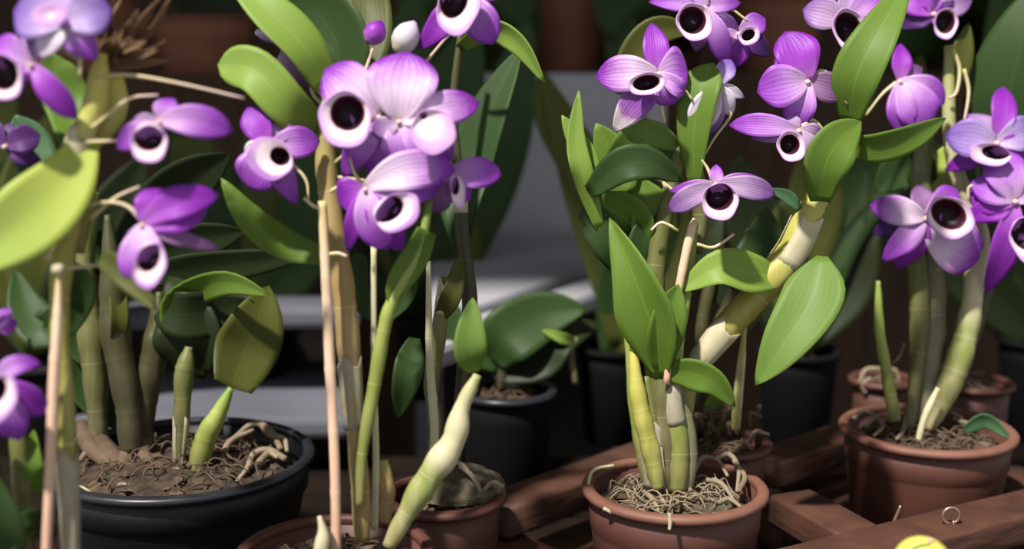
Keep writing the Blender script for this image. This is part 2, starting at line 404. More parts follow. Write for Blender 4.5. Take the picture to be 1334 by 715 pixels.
def lathe(mb, prof, c, seg=48, ov=0.0):
    rows = []
    for r, z in prof:
        rows.append([((c[0] + r * math.cos(2 * math.pi * j / seg), c[1] + r * math.sin(2 * math.pi * j / seg), c[2] + z), z, 0) for j in range(seg)])
    mb.grid(rows, True)
def pot(parent, c, r, h, mat, rimmat, rimh=0.012, lipw=0.004):
    """c: world point of the pot's base centre."""
    t = 0.0022; rb = r * 0.74; mb = MB()
    rn = r - lipw
    prof = [(0.001, 0), (rb - 0.002, 0), (rb, 0.002), (rb + (rn - rb) * 0.80, (h - rimh) * 0.84), (rb + (rn - rb) * 0.82, (h - rimh) * 0.86), (rn - 0.001, (h - rimh) * 0.88), (rn, h - 0.004),
            (rn - t, h - 0.004), (rn - t - (rn - rb) * 0.2, (h - rimh) * 0.84), (rb - t, 0.004), (0.001, 0.004)]
    lathe(mb, prof, c); pb = mb.build('pot', mat, parent, origin=c)
    m2 = MB(); e = 0.0018
    lathe(m2, [(rn - t - .0002, h - 0.005), (rn + 0.0002, h - 0.006), (r - e, h - 0.0055), (r, h - 0.004), (r, h - 0.0015), (r - e, h), (rn - t, h + 0.0002), (rn - t - .0012, h - 0.002), (rn - t - .0002, h - 0.005)], c)
    m2.build('rim', rimmat, pb, origin=c)
    return pb
def substrate(parent, c, r, h, mat, seed, mound=0.006, chips=70, roots=26, rootm='root', lowx=0, zfill=0.013):
    rnd = random.Random(seed); mb = MB(); rows = []; z0 = c[2] + h - zfill
    ri = r * 0.93 - 0.005
    for i in range(13):
        rr = ri * (1 - i / 12) + 0.0005
        row = []
        for j in range(40):
            th = 2 * math.pi * j / 40; x = c[0] + rr * math.cos(th); y = c[1] + rr * math.sin(th)
            nz = noise.noise(Vector((x * 130, y * 130, seed))) * 0.0035 + noise.noise(Vector((x * 45, y * 45, seed + 3))) * 0.004
            z = z0 + mound * (1 - (rr / ri) ** 2) + nz * min(1, (ri - rr) * 120 + .2)
            row.append(((x, y, z), 0, 0))
        rows.append(row)
    rows.insert(0, [((q[0][0], q[0][1], z0 - 0.012), 0, 0) for q in rows[0]])
    mb.grid(rows, True, False); mb.build('potting_mix', mat, parent)
    def top(x, y):
        rr = math.hypot(x - c[0], y - c[1]); return z0 + mound * (1 - (rr / ri) ** 2)
    mb = MB()
    for _ in range(chips):
        th = rnd.random() * 6.28; rr = ri * 0.92 * math.sqrt(rnd.random()); x = c[0] + rr * math.cos(th); y = c[1] + rr * math.sin(th)
        s = rnd.uniform(0.0022, 0.006); m = Matrix.Rotation(rnd.random() * 6, 3, 'Z') @ Matrix.Rotation(rnd.uniform(-.8, .8), 3, 'X')
        vs_ = [Vector((sx * s * rnd.uniform(.6, 1.1), sy * s * 0.55 * rnd.uniform(.6, 1.1), sz * s * 0.3)) for sx in (-1, 1) for sy in (-1, 1) for sz in (-1, 1)]
        o = Vector((x, y, top(x, y) + 0.001)); ii = [mb.vert(o + m @ v) for v in vs_]
        for f in ((0, 1, 3, 2), (4, 6, 7, 5), (0, 4, 5, 1), (2, 3, 7, 6), (0, 2, 6, 4), (1, 5, 7, 3)): mb.f.append(tuple(ii[q] for q in f))
    if chips:
        o = mb.build('bark_chips', BARK, parent, smooth=False); o['kind'] = 'stuff'
    mb = MB()
    for _ in range(int(roots * 2.2)):
        th = rnd.random() * 6.28; rr = ri * 0.8 * math.sqrt(rnd.random()); p = Vector((c[0] + rr * math.cos(th), c[1] + rr * math.sin(th), 0))
        a = rnd.random() * 6.28; pts = []; L = rnd.uniform(0.006, 0.012)
        for q in range(5):
            if math.hypot(p.x - c[0], p.y - c[1]) < ri * 0.9:
                pts.append(Vector((p.x, p.y, top(p.x, p.y) + 0.001 + 0.006 * math.sin(math.pi * q / 4) * rnd.uniform(.3, 1.2))))
            a += rnd.uniform(-1.2, 1.2); p = p + Vector((math.cos(a), math.sin(a), 0)) * L * 0.6
        if len(pts) >= 3: tube(mb, pts, [0.0003, 0.0006, 0.00055, 0.0003], n=10, seg=5)
    if mb.v:
        o = mb.build('fine_roots', CANE[rootm], parent); o['kind'] = 'stuff'
def rootp(parent, pix, d, rpx, mat='root'):
    k = d / F; pts = [P(q[0], q[1], q[2] if len(q) > 2 else d) for q in pix]
    return tubeo('root', pts, [rpx * k, rpx * k * 1.1, rpx * k * .9, rpx * k * .6], CANE[mat], parent, n=len(pts) * 5, seg=8)
def obox(mb, a, b, wd, z0, z1, bev=0.003):
    """Beam from a to b (xy), with rounded long edges."""
    a = Vector((a[0], a[1], 0)); b = Vector((b[0], b[1], 0)); dr = (b - a).normalized(); sd = Vector((-dr.y, dr.x, 0)); hw = wd / 2
    sec = []
    for sx, sz, a0 in ((1, 1, 0), (-1, 1, 90), (-1, -1, 180), (1, -1, 270)):
        for q in (0, 30, 60, 90):
            an = R(a0 + q); sec.append((sx * (hw - bev) + bev * math.cos(an), (z1 - bev if sz > 0 else z0 + bev) + bev * math.sin(an)))
    rows = []
    L = (b - a).length; n = max(2, int(L / 0.03))
    for i in range(n + 1):
        c = a + dr * L * i / n
        rows.append([(c + sd * x * (1 + .02 * noise.noise(Vector((c.x * 30, c.y * 30, z)))) + Vector((0, 0, z + 0.0012 * noise.noise(Vector((c.x * 25, c.y * 25, x * 9))))), i / n, 0) for x, z in sec])
    mb.grid(rows, True, True)
def poly_block(name, pix, z, zb, mat, kind='structure'):
    mb = MB(); top = [onz(px, py, z) for px, py in pix]; n = len(top)
    a = [mb.vert(p) for p in top]; b = [mb.vert((p.x, p.y, zb)) for p in top]
    mb.f.append(tuple(reversed(a))); mb.f.append(tuple(b))
    for i in range(n): j = (i + 1) % n; mb.f.append((a[i], a[j], b[j], b[i]))
    o = mb.build(name, mat, smooth=False); o['kind'] = kind
    bm = bmesh.new(); bm.from_mesh(o.data); bmesh.ops.recalc_face_normals(bm, faces=bm.faces); bm.to_mesh(o.data); bm.free()
    bv = o.modifiers.new('b', 'BEVEL'); bv.width = 0.006; bv.segments = 2
    return o
def box(name, x0, x1, y0, y1, z0, z1, mat, kind='structure'):
    mb = MB(); i = [mb.vert((x, y, z)) for x in (x0, x1) for y in (y0, y1) for z in (z0, z1)]
    for f in ((0, 1, 3, 2), (4, 6, 7, 5), (0, 4, 5, 1), (2, 3, 7, 6), (0, 2, 6, 4), (1, 5, 7, 3)): mb.f.append(tuple(i[q] for q in f))
    o = mb.build(name, mat, smooth=False)
    if kind: o['kind'] = kind
    return o

# ================================================================== THE SETTING
FLOORZ = -0.55
BZ = -0.01       # top of the boards
box('floor', -3, 3, -0.6, 3.2, FLOORZ - 0.1, FLOORZ, SOIL)
wall = box('wall_back', -2.6, 2.6, 2.75, 2.85, FLOORZ, 1.9, BACK)
low = box('wall_low', -0.13, 0.20, 1.62, 1.86, FLOORZ, 0.338, CONC)
box('wall_low', -1.6, -0.131, 1.64, 1.86, FLOORZ, 0.338, BACK)
box('wall_low', 0.201, 1.6, 1.64, 1.86, FLOORZ, 0.338, BACK)
def slab(pix, z, mat, th=0.02):
    poly_block('ledge', pix, z, z - th, mat)
    cx_ = sum(q[0] for q in pix) / len(pix); cy_ = sum(q[1] for q in pix) / len(pix)
    poly_block('dark_shade_block', [(cx_ + (x - cx_) * .9, cy_ + (y - cy_) * .8) for x, y in pix], z - th, FLOORZ, SOIL)  # dark block added to stand in for the shade beneath the ledge
slab([(560, 300), (790, 300), (806, 335), (560, 418)], 0.14, CONC_L)
slab([(560, 426), (806, 349), (815, 366), (560, 456)], 0.138, CONC_L)
slab([(110, 384), (470, 384), (470, 402), (110, 404)], 0.13, CONC_M)
slab([(60, 446), (452, 452), (456, 545), (40, 545)], 0.045, CONC_M)
box('added_shade_roof', -2.6, 2.6, 0.30, 2.9, 1.9, 1.91, SHADE_ROOF)  # unseen roof, added to keep the sun off the background

# ---- bench of crossed beams
bench = empty('lattice_bench', (0.05, 0.8, FLOORZ), 'reddish brown wooden bench of crossed stacked beams carrying the pots', 'bench')
TH = 0.021
def ray2(px, py, z): p = onz(px, py, z); return Vector((p.x, p.y))
def beam(p0, p1, ext0, ext1, z1, wd=0.034, th=TH, mat=WOOD, name='beam'):
    d_ = (p1 - p0).normalized(); a = p0 - d_ * ext0; b = p1 + d_ * ext1
    mb = MB(); obox(mb, a, b, wd, z1 - th, z1); return mb.build(name, mat, bench)
ZT = 0.072
for k in range(2):
    z = ZT - k * 0.047
    beam(ray2(640, 655, ZT), ray2(757, 613, ZT), 0.0, 0.12, z)                     # left of the middle pot
    beam(ray2(1000, 592, ZT), ray2(1098, 560, ZT), 0.01, 0.0, z)                    # behind, towards the right pot
    beam(ray2(1130, 706, ZT), ray2(1320, 658, ZT), 0.12, 0.16, z + 0.001, wd=0.037)  # in front of the right pot
    z -= 0.0235
    beam(ray2(1020, 632, ZT), ray2(1120, 688, ZT), -0.01, 0.02, z + (0.0225 if k == 0 else 0))
    beam(ray2(640, 700, .045), ray2(704, 730, .045), 0.0, 0.0, z)
    beam(ray2(1316, 575, ZT), ray2(1345, 600, ZT), 0.012, 0.08, z)
for q0, q1, z in (((1012, 610), (1108, 584), .05), ((1030, 640), (1106, 618), .03), ((1016, 676), (1060, 664), .026)):
    beam(ray2(*q0, z), ray2(*q1, z), 0.0, 0.0, z, wd=0.02, th=.016)
# boards that the pots stand on, and four posts to the floor
ang = R(0)
for i in range(13):
    y = 0.47 + i * 0.052
    mb = MB(); obox(mb, (-0.62, y), (0.62, y), 0.046, -0.0225, -0.0105, 0.002); mb.build('board', WOOD_D, bench)
for x in (-0.6, 0.6):
    mb = MB(); obox(mb, (x, 0.44), (x, 1.12), 0.04, -0.065, -0.0235, 0.003); mb.build('rail', WOOD_D, bench)
    for y in (0.47, 1.09):
        mb = MB(); obox(mb, (x - .02, y), (x + .02, y), 0.04, FLOORZ, -0.066, 0.003); mb.build('post', WOOD_D, bench)
# screw eye and pin on the front beam
p = onz(1238, 684, ZT); mb = MB(); rr = 0.0052
tube(mb, [P(1238, 677, 0.0) * 0 + p + Vector((math.cos(a_) * rr, 0.0, rr + 0.001 + math.sin(a_) * rr)) for a_ in [q * 0.5236 - 1.2 for q in range(12)]], [0.0010, 0.0010], n=40, seg=8)
tube(mb, [p + Vector((0.002, 0, 0.003)), p + Vector((0.002, 0, -0.004))], [0.001, 0.001], n=4)
mb.build('screw_eye', METAL, bench)
p = onz(1166, 676, ZT); tubeo('pin', [p + Vector((0.003, 0, 0.009)), p + Vector((-0.001, 0, -0.003))], [0.0008, 0.0012], METAL, bench)

# yellow-green ball at the bottom edge
bc = P(1201, 737, 0.60); mb = MB(); rad = 0.0145; rows = []
for i in range(17):
    th = math.pi * i / 16
    rows.append([((bc.x + rad * math.sin(th) * math.cos(q * math.pi / 12), bc.y + rad * math.sin(th) * math.sin(q * math.pi / 12), bc.z + rad * math.cos(th)), 0, 0) for q in range(24)])
mb.grid(rows, True); ball = mb.build('ball', LIME, origin=(bc.x, bc.y, bc.z - rad)); tag(ball, 'small glossy yellow-green ball at the front edge below the screw eye', 'ball')
mb = MB(); tube(mb, [bc + Vector((rad * math.cos(a_) * 0.86, -rad * 0.42 , rad * math.sin(a_) * 0.9)) * 1.02 for a_ in [R(x) for x in (170, 150, 130, 110, 95, 85)]], [0.0004, 0.0007, 0.0004], n=20)
mb.build('line', GREENL, ball)
mb = MB(); tube(mb, [bc + Vector((0.001, -0.004, rad * 0.96)), bc + Vector((0.003, -0.004, rad * 1.06))], [0.0016, 0.0008], n=5); mb.build('stem_scar', PINK, ball)

# ================================================================== THE POTS AND PLANTS
RIMZ = 0.10
def plant(px, py, rpx, h, label, mat, rimmat, name='potted_orchid', sub=MIX, seed=1, rimz=RIMZ, cat='orchid', base=None, **kw):
    c = onz(px, py, rimz); d = (c - Vector((0, 0, H))).dot(FW); r = rpx * d / F
    h = rimz - BZ; b = Vector((c.x, c.y, BZ + 0.0006))
    root = empty(name, b, label, cat); pot(root, b, r, h, mat, rimmat)
    substrate(root, b, r, h, sub, seed, **kw)
    return root, d, b, r
HP = RIMZ - BZ      # pot height down to the boards

# ---- 1: far left plant, pot below the frame
A, dA, bA, rA = plant(62, 812, 118, HP, 'tall orchid at the far left with a pink bamboo stake and big pale leaf', TERRA, TERRA_RIM, seed=2)
d = dA
A_c = cane(A, [(92, 800), (92, 700), (88, 600), (82, 500), (78, 420), (80, 350), (95, 260), (100, 190), (120, 150), (128, 105), (134, 70)], d, [8, 10, 12, 13, 11, 13, 15, 15, 15, 15, 13, 6], 'yellow', 9)
sheath(A_c, 0.06, 0.22, 'sheath_grey'); sheath(A_c, 0.62, 0.74, 'sheath', 1.05)
cane(A, [(100, 330), (112, 250), (105, 200), (150, 150), (150, 102)], d + .012, [10, 14, 13, 14, 13, 12], 'yellow', 4)
st = cane(A, [(58, 760), (66, 600), (70, 500), (75, 420), (77, 352)], d - 0.012, [6, 6.5, 7, 7, 6, 3], 'stake', 5, name='stake', swell=.04)
cane(A, [(30, 800), (34, 700), (28, 620), (22, 560)], d + .02, [9, 11, 12, 10], 'olive', 4)
cane(A, [(0, 790), (-8, 680), (-20, 560)], d, [10, 14, 16, 12], 'dim', 4)
leaf(A, [(116, 182, d), (82, 240, d - .012), (28, 292, d - .02), (-70, 360, d - .02)], d, 92, 'yellow', 8, base=.3, peak=.6)
leaf(A, [(100, 200, d + .01), (90, 140, d + .03), (72, 92, d + .03), (70, 70, d + .03)], d, 62, 'mid', 0, base=.5)
leaf(A, [(60, 260, d + .05), (40, 190, d + .06), (20, 150, d + .06)], d, 60, 'blue', 10)
leaf(A, [(70, 700, d + .03), (40, 680, d), (10, 720, d - .02)], d, 34, 'dark', 10)
leaf(A, [(20, 760, d - .01), (10, 690, d - .02), (-12, 610, d - .02)], d, 40, 'dark', 20)
leaf(A, [(60, 640, d + .03), (42, 610, d + .02), (44, 560, d + .03)], d, 30, 'mid', 20)
leaf(A, [(80, 400, d + .03), (60, 430, d + .03), (34, 400, d + .04), (20, 350, d + .05)], d, 60, 'dark', 10)
leaf(A, [(85, 340, d + .03), (105, 380, d + .04), (90, 440, d + .05)], d, 44, 'dark', 10)
leaf(A, [(132, 335, d - .01), (165, 360, d - .015), (206, 406, d - .02)], d, 34, 'olive', 15, base=.6, sharp=1.6)
# stalks and spent sprays
for q in ([(122, 100), (170, 98), (240, 110), (318, 128)], [(118, 168), (140, 150), (170, 128), (206, 124)], [(112, 185), (135, 184), (158, 183)], [(118, 285), (150, 258), (182, 243)],
          [(92, 300), (70, 325), (60, 338)], [(78, 352), (100, 348), (130, 345)], [(104, 105), (103, 60), (102, 30)]):
    tubeo('stalk', [P(x, y, d - .004) for x, y in q], [2.6 * d / F, 2.2 * d / F, 1.6 * d / F], CANE['stalk'], A, n=16)
mbk = tubeo('node_knob', [P(70, 350, d - .015), P(82, 352, d - .016)], [.002, .003, .002], CANE['sheath'], A)
for i in range(34):       # withered brown flower heads at the top
    rr_ = random.Random(i); x, y = rr_.uniform(126, 225), rr_.uniform(-16, 84)
    leaf(A, [(142 + rr_.uniform(-8, 8), 85, d + .01), ((142 + x) / 2 + rr_.uniform(-14, 14), (85 + y) / 2, d + .008), (x, y, d + rr_.uniform(-.01, .02))], d, rr_.uniform(8, 18), 'dry', rr_.uniform(-70, 70), fold=.5, name='withered_petal', nseg=9)
# flowers
flower(A, 84, 30, d - .02, [(165, 72, 66, 'blue', .1), (20, 62, 60, 'blue', .1), (-50, 60, 40, 'mid', .1, 'sepal'), (-128, 56, 36, 'white', .2, 'sepal'), (92, 60, 56, 'blue', 0, 'sepal')], (86, 30, 26, 16, 10), lkw=dict(dark=0.00, purple=.3), stalk=[(104, 100), (104, 66)])
flower(A, 42, 84, d - .015, [(-52, 88, 34, 'deep', .1), (150, 62, 42, 'mid', .1), (110, 44, 34, 'grey', 0, 'sepal'), (205, 66, 40, 'mid', .1), (-140, 60, 30, 'deep', 0, 'sepal')], (26, 108, 27, 31, 20), stalk=[(100, 76), (70, 62)], lkw=dict(dark=0.75, purple=.15, dy=2))
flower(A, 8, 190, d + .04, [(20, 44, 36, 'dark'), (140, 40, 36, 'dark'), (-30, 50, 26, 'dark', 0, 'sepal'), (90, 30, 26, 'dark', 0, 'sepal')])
flower(A, 208, 158, d - .005, [(8, 94, 42, 'mid', .1, 'petal', -28), (-8, 84, 24, 'deep', .0, 'sepal', -6), (212, 66, 32, 'mid', .2), (192, 46, 28, 'grey', .0, 'sepal'), (60, 34, 34, 'mid', .1, 'sepal'), (235, 52, 28, 'deep', 0)], (210, 192, 26, 25, 8), stalk=[(158, 184), (180, 160)], lkw=dict(dark=0.76, dy=6, purple=.1))
flower(A, 186, 292, d - .01, [(38, 104, 40, 'deep', .1, 'petal', -30), (20, 88, 60, 'deep', .0, 'petal', 10), (62, 52, 46, 'deep', .0), (-24, 100, 20, 'dusk', .0, 'sepal', 10), (-110, 52, 30, 'dark', 0, 'sepal'), (-84, 82, 62, 'mid', .35)], (212, 345, 22, 31, -16), stalk=[(92, 278), (130, 264), (165, 268)], lkw=dict(dark=0.67, dx=-6, dy=6, purple=.5))
flower(A, -2, 496, d - .02, [(66, 60, 26, 'mid', .1, 'sepal', -84), (-38, 70, 44, 'deep', -.1), (-78, 82, 54, 'mid', -.05), (190, 40, 30)], (22, 512, 25, 34, -22), lkw=dict(dark=.5, dx=-8, dy=3, purple=.6))
flower(A, -4, 428, d, [(20, 26, 24, 'deep'), (60, 30, 20, 'mid')])

# ---- 2: big black pot
B, dB, bB, rB = plant(236, 592, 172, HP, 'orchid with bare dim canes in the large black plastic pot', BLACK, BLACK_RIM, seed=5, mound=.012, chips=120, roots=46, rootm='root_dark')
d = dB
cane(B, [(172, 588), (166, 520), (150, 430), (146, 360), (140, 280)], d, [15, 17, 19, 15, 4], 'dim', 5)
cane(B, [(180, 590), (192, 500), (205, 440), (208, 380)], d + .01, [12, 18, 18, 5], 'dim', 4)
cane(B, [(130, 590), (126, 520), (120, 440), (110, 350), (120, 250)], d + .015, [10, 14, 18, 13, 10], 'olive', 5)
c2 = cane(B, [(232, 612), (236, 550), (240, 490), (246, 452)], d - .01, [7, 9, 11, 13, 5], 'olive', 4); sheath(c2, .0, .35, 'sheath_grey', 1.05)
cane(B, [(256, 616), (268, 570), (284, 540), (301, 505)], d - .015, [12, 14, 11, 4], 'green', 3)
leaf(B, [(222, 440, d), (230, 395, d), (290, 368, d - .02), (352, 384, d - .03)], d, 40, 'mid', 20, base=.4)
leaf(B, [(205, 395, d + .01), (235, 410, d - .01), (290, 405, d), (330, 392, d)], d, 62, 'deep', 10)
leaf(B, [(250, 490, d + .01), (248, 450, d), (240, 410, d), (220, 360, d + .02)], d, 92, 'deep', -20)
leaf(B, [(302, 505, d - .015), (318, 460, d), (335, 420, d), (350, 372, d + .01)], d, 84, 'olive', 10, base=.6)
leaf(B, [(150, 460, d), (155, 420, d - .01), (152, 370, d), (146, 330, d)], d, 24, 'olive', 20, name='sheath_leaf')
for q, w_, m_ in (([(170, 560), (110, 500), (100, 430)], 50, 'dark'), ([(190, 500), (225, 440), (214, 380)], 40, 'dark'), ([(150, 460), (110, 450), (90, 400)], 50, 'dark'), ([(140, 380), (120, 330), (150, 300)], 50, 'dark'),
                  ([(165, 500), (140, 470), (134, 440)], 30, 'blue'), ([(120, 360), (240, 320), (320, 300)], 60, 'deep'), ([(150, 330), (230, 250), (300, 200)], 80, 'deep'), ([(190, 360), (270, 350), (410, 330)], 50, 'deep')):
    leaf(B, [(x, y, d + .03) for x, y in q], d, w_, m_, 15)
for q in ([(366, 585), (352, 560), (330, 552), (306, 570), (288, 590)], [(372, 598), (350, 586), (330, 592), (322, 610), (308, 628)], [(340, 552), (352, 566), (370, 572), (374, 588)], [(288, 600), (300, 575), (330, 560)], [(336, 604), (350, 590), (362, 596)],
          [(218, 620), (228, 612), (240, 618)], [(104, 600), (118, 580), (108, 560), (96, 575)], [(150, 640), (160, 632), (180, 640)]):
    rootp(B, [(x, y, d - (y - 592) * 0.00085) for x, y in q], d, 4.2)
for i, q in enumerate(([(105, 555), (120, 585), (150, 610)], [(190, 565), (185, 590), (200, 610)], [(130, 575), (150, 600), (160, 622)], [(170, 585), (160, 610), (170, 625)])):
    rootp(B, [(x, y, d - (y - 592) * 0.0006) for x, y in q], d, 12, 'root_dark')
tubeo('wire', [P(x, y, dB - .06) for x, y in ((88, 636), (105, 634), (124, 646))], [.0008, .001, .0008], CANE['sheath'], B)

# ---- 3: front pot left of the middle
G, dG, bG, rG = plant(436, 716, 130, HP, 'front terracotta pot orchid with a tall pink stake and a large lilac flower cluster', TERRA, TERRA, seed=8, chips=90, roots=30, rootm='root_dark')
d = dG
cane(G, [(438, 720), (436, 600), (430, 480), (425, 370), (420, 262)], d - .02, [6.5, 6.5, 7, 6.5, 6], 'stake', 6, name='stake', swell=.04)
g1 = cane(G, [(472, 705), (470, 640), (462, 560), (456, 480), (450, 400), (440, 330), (428, 250), (424, 180), (432, 110)], d, [10, 13, 11, 14, 15, 15, 14, 14, 12, 8], 'tan', 8); sheath(g1, .25, .4, 'sheath_grey', 1.04)
cane(G, [(468, 660), (472, 590), (488, 500), (500, 430), (512, 390), (545, 330), (560, 260)], d - .008, [6, 7, 9, 9, 8, 6, 5], 'green', 6)
cane(G, [(488, 690), (490, 600), (487, 480), (487, 320)], d + .012, [4.5, 4.5, 4, 4], 'stake_pale', 4, name='stake', swell=.04)
g2 = cane(G, [(506, 712), (530, 668), (560, 620), (590, 575), (602, 530), (622, 488)], d - .01, [9, 12, 17, 18, 15, 10, 6], 'pale', 5, swell=.22)
tubeo('snag', [P(418, 720, d - .03), P(421, 695, d - .03), P(416, 672, d - .03)], [.004, .004, .0022, .001], CANE['sheath'], G)
cane(G, [(500, 680), (505, 640), (498, 600)], d + .02, [9, 10, 8], 'tan', 3)
leaf(G, [(556, 300, d - .01), (540, 335, d - .01), (518, 370, d - .01), (508, 400, d - .01)], d, 36, 'mid', -10, base=.7)
leaf(G, [(618, 484, d - .01), (612, 450, d - .018), (616, 388, d - .015)], d, 42, 'fresh', 10, base=.3, peak=.45)
leaf(G, [(416, 178, d), (372, 135, d - .02), (330, 92, d - .02), (284, 84, d - .01)], d, 56, 'light', 10, base=.75, peak=.5, sharp=5)
leaf(G, [(425, 110, d), (395, 60, d - .01), (350, 15, d - .01), (290, -40, d)], d, 58, 'light', 25, base=.7, peak=.5)
leaf(G, [(440, 110, d + .02), (440, 60, d + .02), (410, 10, d + .03), (370, -40, d + .03)], d, 110, 'dark', -30, base=.5)
leaf(G, [(450, 110, d + .03), (475, 60, d + .04), (480, 0, d + .05), (470, -40, d + .05)], d, 70, 'olive', -10, base=.5)
leaf(G, [(424, 335, d), (370, 318, d), (325, 285, d - .015), (288, 232, d - .015)], d, 44, 'mid', 15, base=.5)
leaf(G, [(540, 440, d + .03), (530, 490, d + .02), (518, 545, d + .03)], d, 40, 'dark', -10)
leaf(G, [(470, 330, d + .03), (460, 370, d + .03), (490, 420, d + .03)], d, 40, 'dark', 0)
leaf(G, [(500, 420, d + .02), (530, 380, d + .02), (535, 330, d + .02)], d, 24, 'dark', 0)
for q in ([(424, 332), (440, 330), (452, 334)], [(418, 272), (408, 268), (396, 258)], [(430, 250), (445, 240)]):
    tubeo('stalk', [P(x, y, d - .02) for x, y in q], [.0011, .0009], CANE['stalk'], G)
# flowers of the cluster
flower(G, 352, 190, d - .02, [(122, 60, 38, 'deep', .1), (8, 62, 42, 'mid', -.1), (60, 44, 30, 'grey', 0, 'sepal'), (-66, 84, 34, 'mid', .3, 'sepal'), (-110, 62, 62, 'mid', .3), (-150, 36, 34, 'white', .3)], (362, 210, 33, 28, -30), stalk=[(402, 262), (396, 230)], lkw=dict(dark=0.42, dx=9, dy=5, purple=.75, depth=.7))
flower(G, 494, 152, d - .025, [(138, 96, 68, 'pale', .15), (112, 62, 40, 'dusk', -.1, 'sepal'), (238, 92, 40, 'mid', .1, 'sepal'), (262, 84, 36, 'mid', 0, 'sepal')], (456, 160, 37, 38, 12), lkw=dict(dark=0.62, dx=4, dy=3, purple=.22), stalk=[(436, 212), (460, 190)])
flower(G, 520, 158, d - .03, [(84, 92, 92, 'pale', .2), (16, 108, 46, 'pale', .1, 'petal', -4), (48, 56, 46, 'white', .0, 'sepal'), (-80, 70, 56, 'mid', .1, 'sepal'), (-28, 84, 60, 'mid', .0, 'petal', -20), (205, 40, 30, 'grey')], (568, 176, 32, 30, -30), lkw=dict(dark=0.16, dx=-22, dy=8, purple=.25))
flower(G, 476, 246, d - .034, [(34, 122, 52, 'pale', .1, 'petal', -40), (204, 40, 50, 'deep', .0), (-108, 86, 26, 'deep', .0, 'sepal', 0), (-84, 84, 46, 'mid', .1, 'petal', 25), (-60, 92, 40, 'deep', .0, 'petal', 0), (10, 100, 56, 'mid', -.1, 'petal', -5)], (522, 278, 34, 24, 34), lkw=dict(dark=0.64, dx=-8, dy=7, purple=.65), stalk=[(455, 205), (462, 226)])
flower(G, 578, 232, d - .01, [(16, 76, 40, 'mid', .1, 'petal', -22), (-40, 44, 40, 'mid', 0, 'sepal'), (180, 44, 40, 'mid', .0), (-110, 48, 40, 'dusk', 0)], (599, 252, 10, 22, 5), lkw=dict(dark=0.59, dx=-4, dy=6, purple=0))
flower(G, 604, -6, d + .01, [(240, 92, 36, 'deep', .2, 'sepal', -20), (20, 60, 40, 'deep', .0), (-58, 76, 46, 'mid', .3), (150, 50, 40, 'mid'), (95, 40, 36)], (600, 14, 30, 42, -14), lkw=dict(dark=0.61, dx=-8, dy=0, purple=.3))
bud(G, 489, 42, d + .01, 34, 30, 60, 'deep'); bud(G, 529, 48, d + .01, 46, 36, 60, 'white')
bud(G, 352, 48, d + .02, 40, 16, -20, 'blue'); bud(G, 390, 92, d + .02, 60, 30, -50, 'dusk'); bud(G, 372, 76, d + .03, 36, 20, 70, 'dry' if 'dry' in PET else 'grey')

for q in ([(432, 112, d), (470, 100, d + .008), (486, 62, d + .01)], [(432, 112, d), (490, 100, d + .012), (522, 66, d + .01)], [(426, 130, d), (390, 90, d + .014), (360, 52, d + .02)],
          [(426, 140, d), (410, 126, d + .012), (404, 112, d + .02)], [(432, 112, d), (520, 110, d + .02), (590, 40, d + .016)], [(432, 230, d), (520, 240, d), (572, 234, d - .006)]):
    tubeo('stalk', [P(*v) for v in q], [.0012, .0010, .0008], CANE['stalk'], G, n=12)
# ---- 4: little pot with tangled pale roots
E, dE, bE, rE = plant(578, 642, 82, HP * .8, 'small terracotta pot with tangled pale roots, right of the front pot', TERRA_D, TERRA, seed=11, rimz=RIMZ - .004, sub=MIX_G, chips=50, roots=14)
d = dE
e1 = cane(E, [(560, 640), (566, 560), (562, 500), (572, 430), (580, 360)], d + .01, [9, 10, 9, 11, 10, 8], 'olive', 5); sheath(e1, .84, .99, 'sheath', 1.1)
cane(E, [(562, 640), (566, 560), (560, 470), (558, 340)], d - .005, [5, 6, 6, 5, 3], 'stake_pale', 4, name='stake', swell=.04)
e2 = cane(E, [(590, 640), (602, 500), (612, 400), (602, 300), (600, 250), (590, 150), (600, 40)], d + .024, [8, 9, 10, 9, 8, 6, 4], 'dim', 7); sheath(e2, .58, .68, 'sheath', 1.1)
leaf(E, [(570, 420, d + .01), (590, 380, d), (600, 330, d + .01)], d, 26, 'olive', 0)
leaf(E, [(602, 320, d + .026), (606, 240, d + .05), (636, 150, d + .05), (680, 60, d + .05)], d, 76, 'dark', -30)
leaf(E, [(599, 62, d + .024), (640, 40, d), (676, 58, d - .01), (710, 108, d - .01)], d, 34, 'light', 30, base=.4)
for q in ([(598, 606), (615, 620), (625, 640), (618, 662)], [(628, 640), (642, 628), (656, 634)], [(610, 668), (606, 650), (616, 646), (622, 662)], [(575, 600), (600, 604), (612, 616)]):
    rootp(E, [(x, y, d - .012) for x, y in q], d, 3.2)
mb = MB()      # mossy root ball
for i in range(9):
    th = math.pi / 2 * i / 8
    if i == 0: continue
mbr = []
for i in range(10):
    th = math.pi * .5 * i / 9; cc = P(596, 640, d + .008)
    mbr.append([((cc.x + .030 * math.cos(th) * math.cos(q * .2618) * (1 + .14 * noise.noise(Vector((q * .9, i * .8, 2)))), cc.y + .026 * math.cos(th) * math.sin(q * .2618), cc.z + .017 * math.sin(th) * (1 + .2 * noise.noise(Vector((q * .7, i, 5))))), 0, 0) for q in range(24)])
mb = MB(); mb.grid(mbr, True); mb.build('root_ball', MIX_G, E)

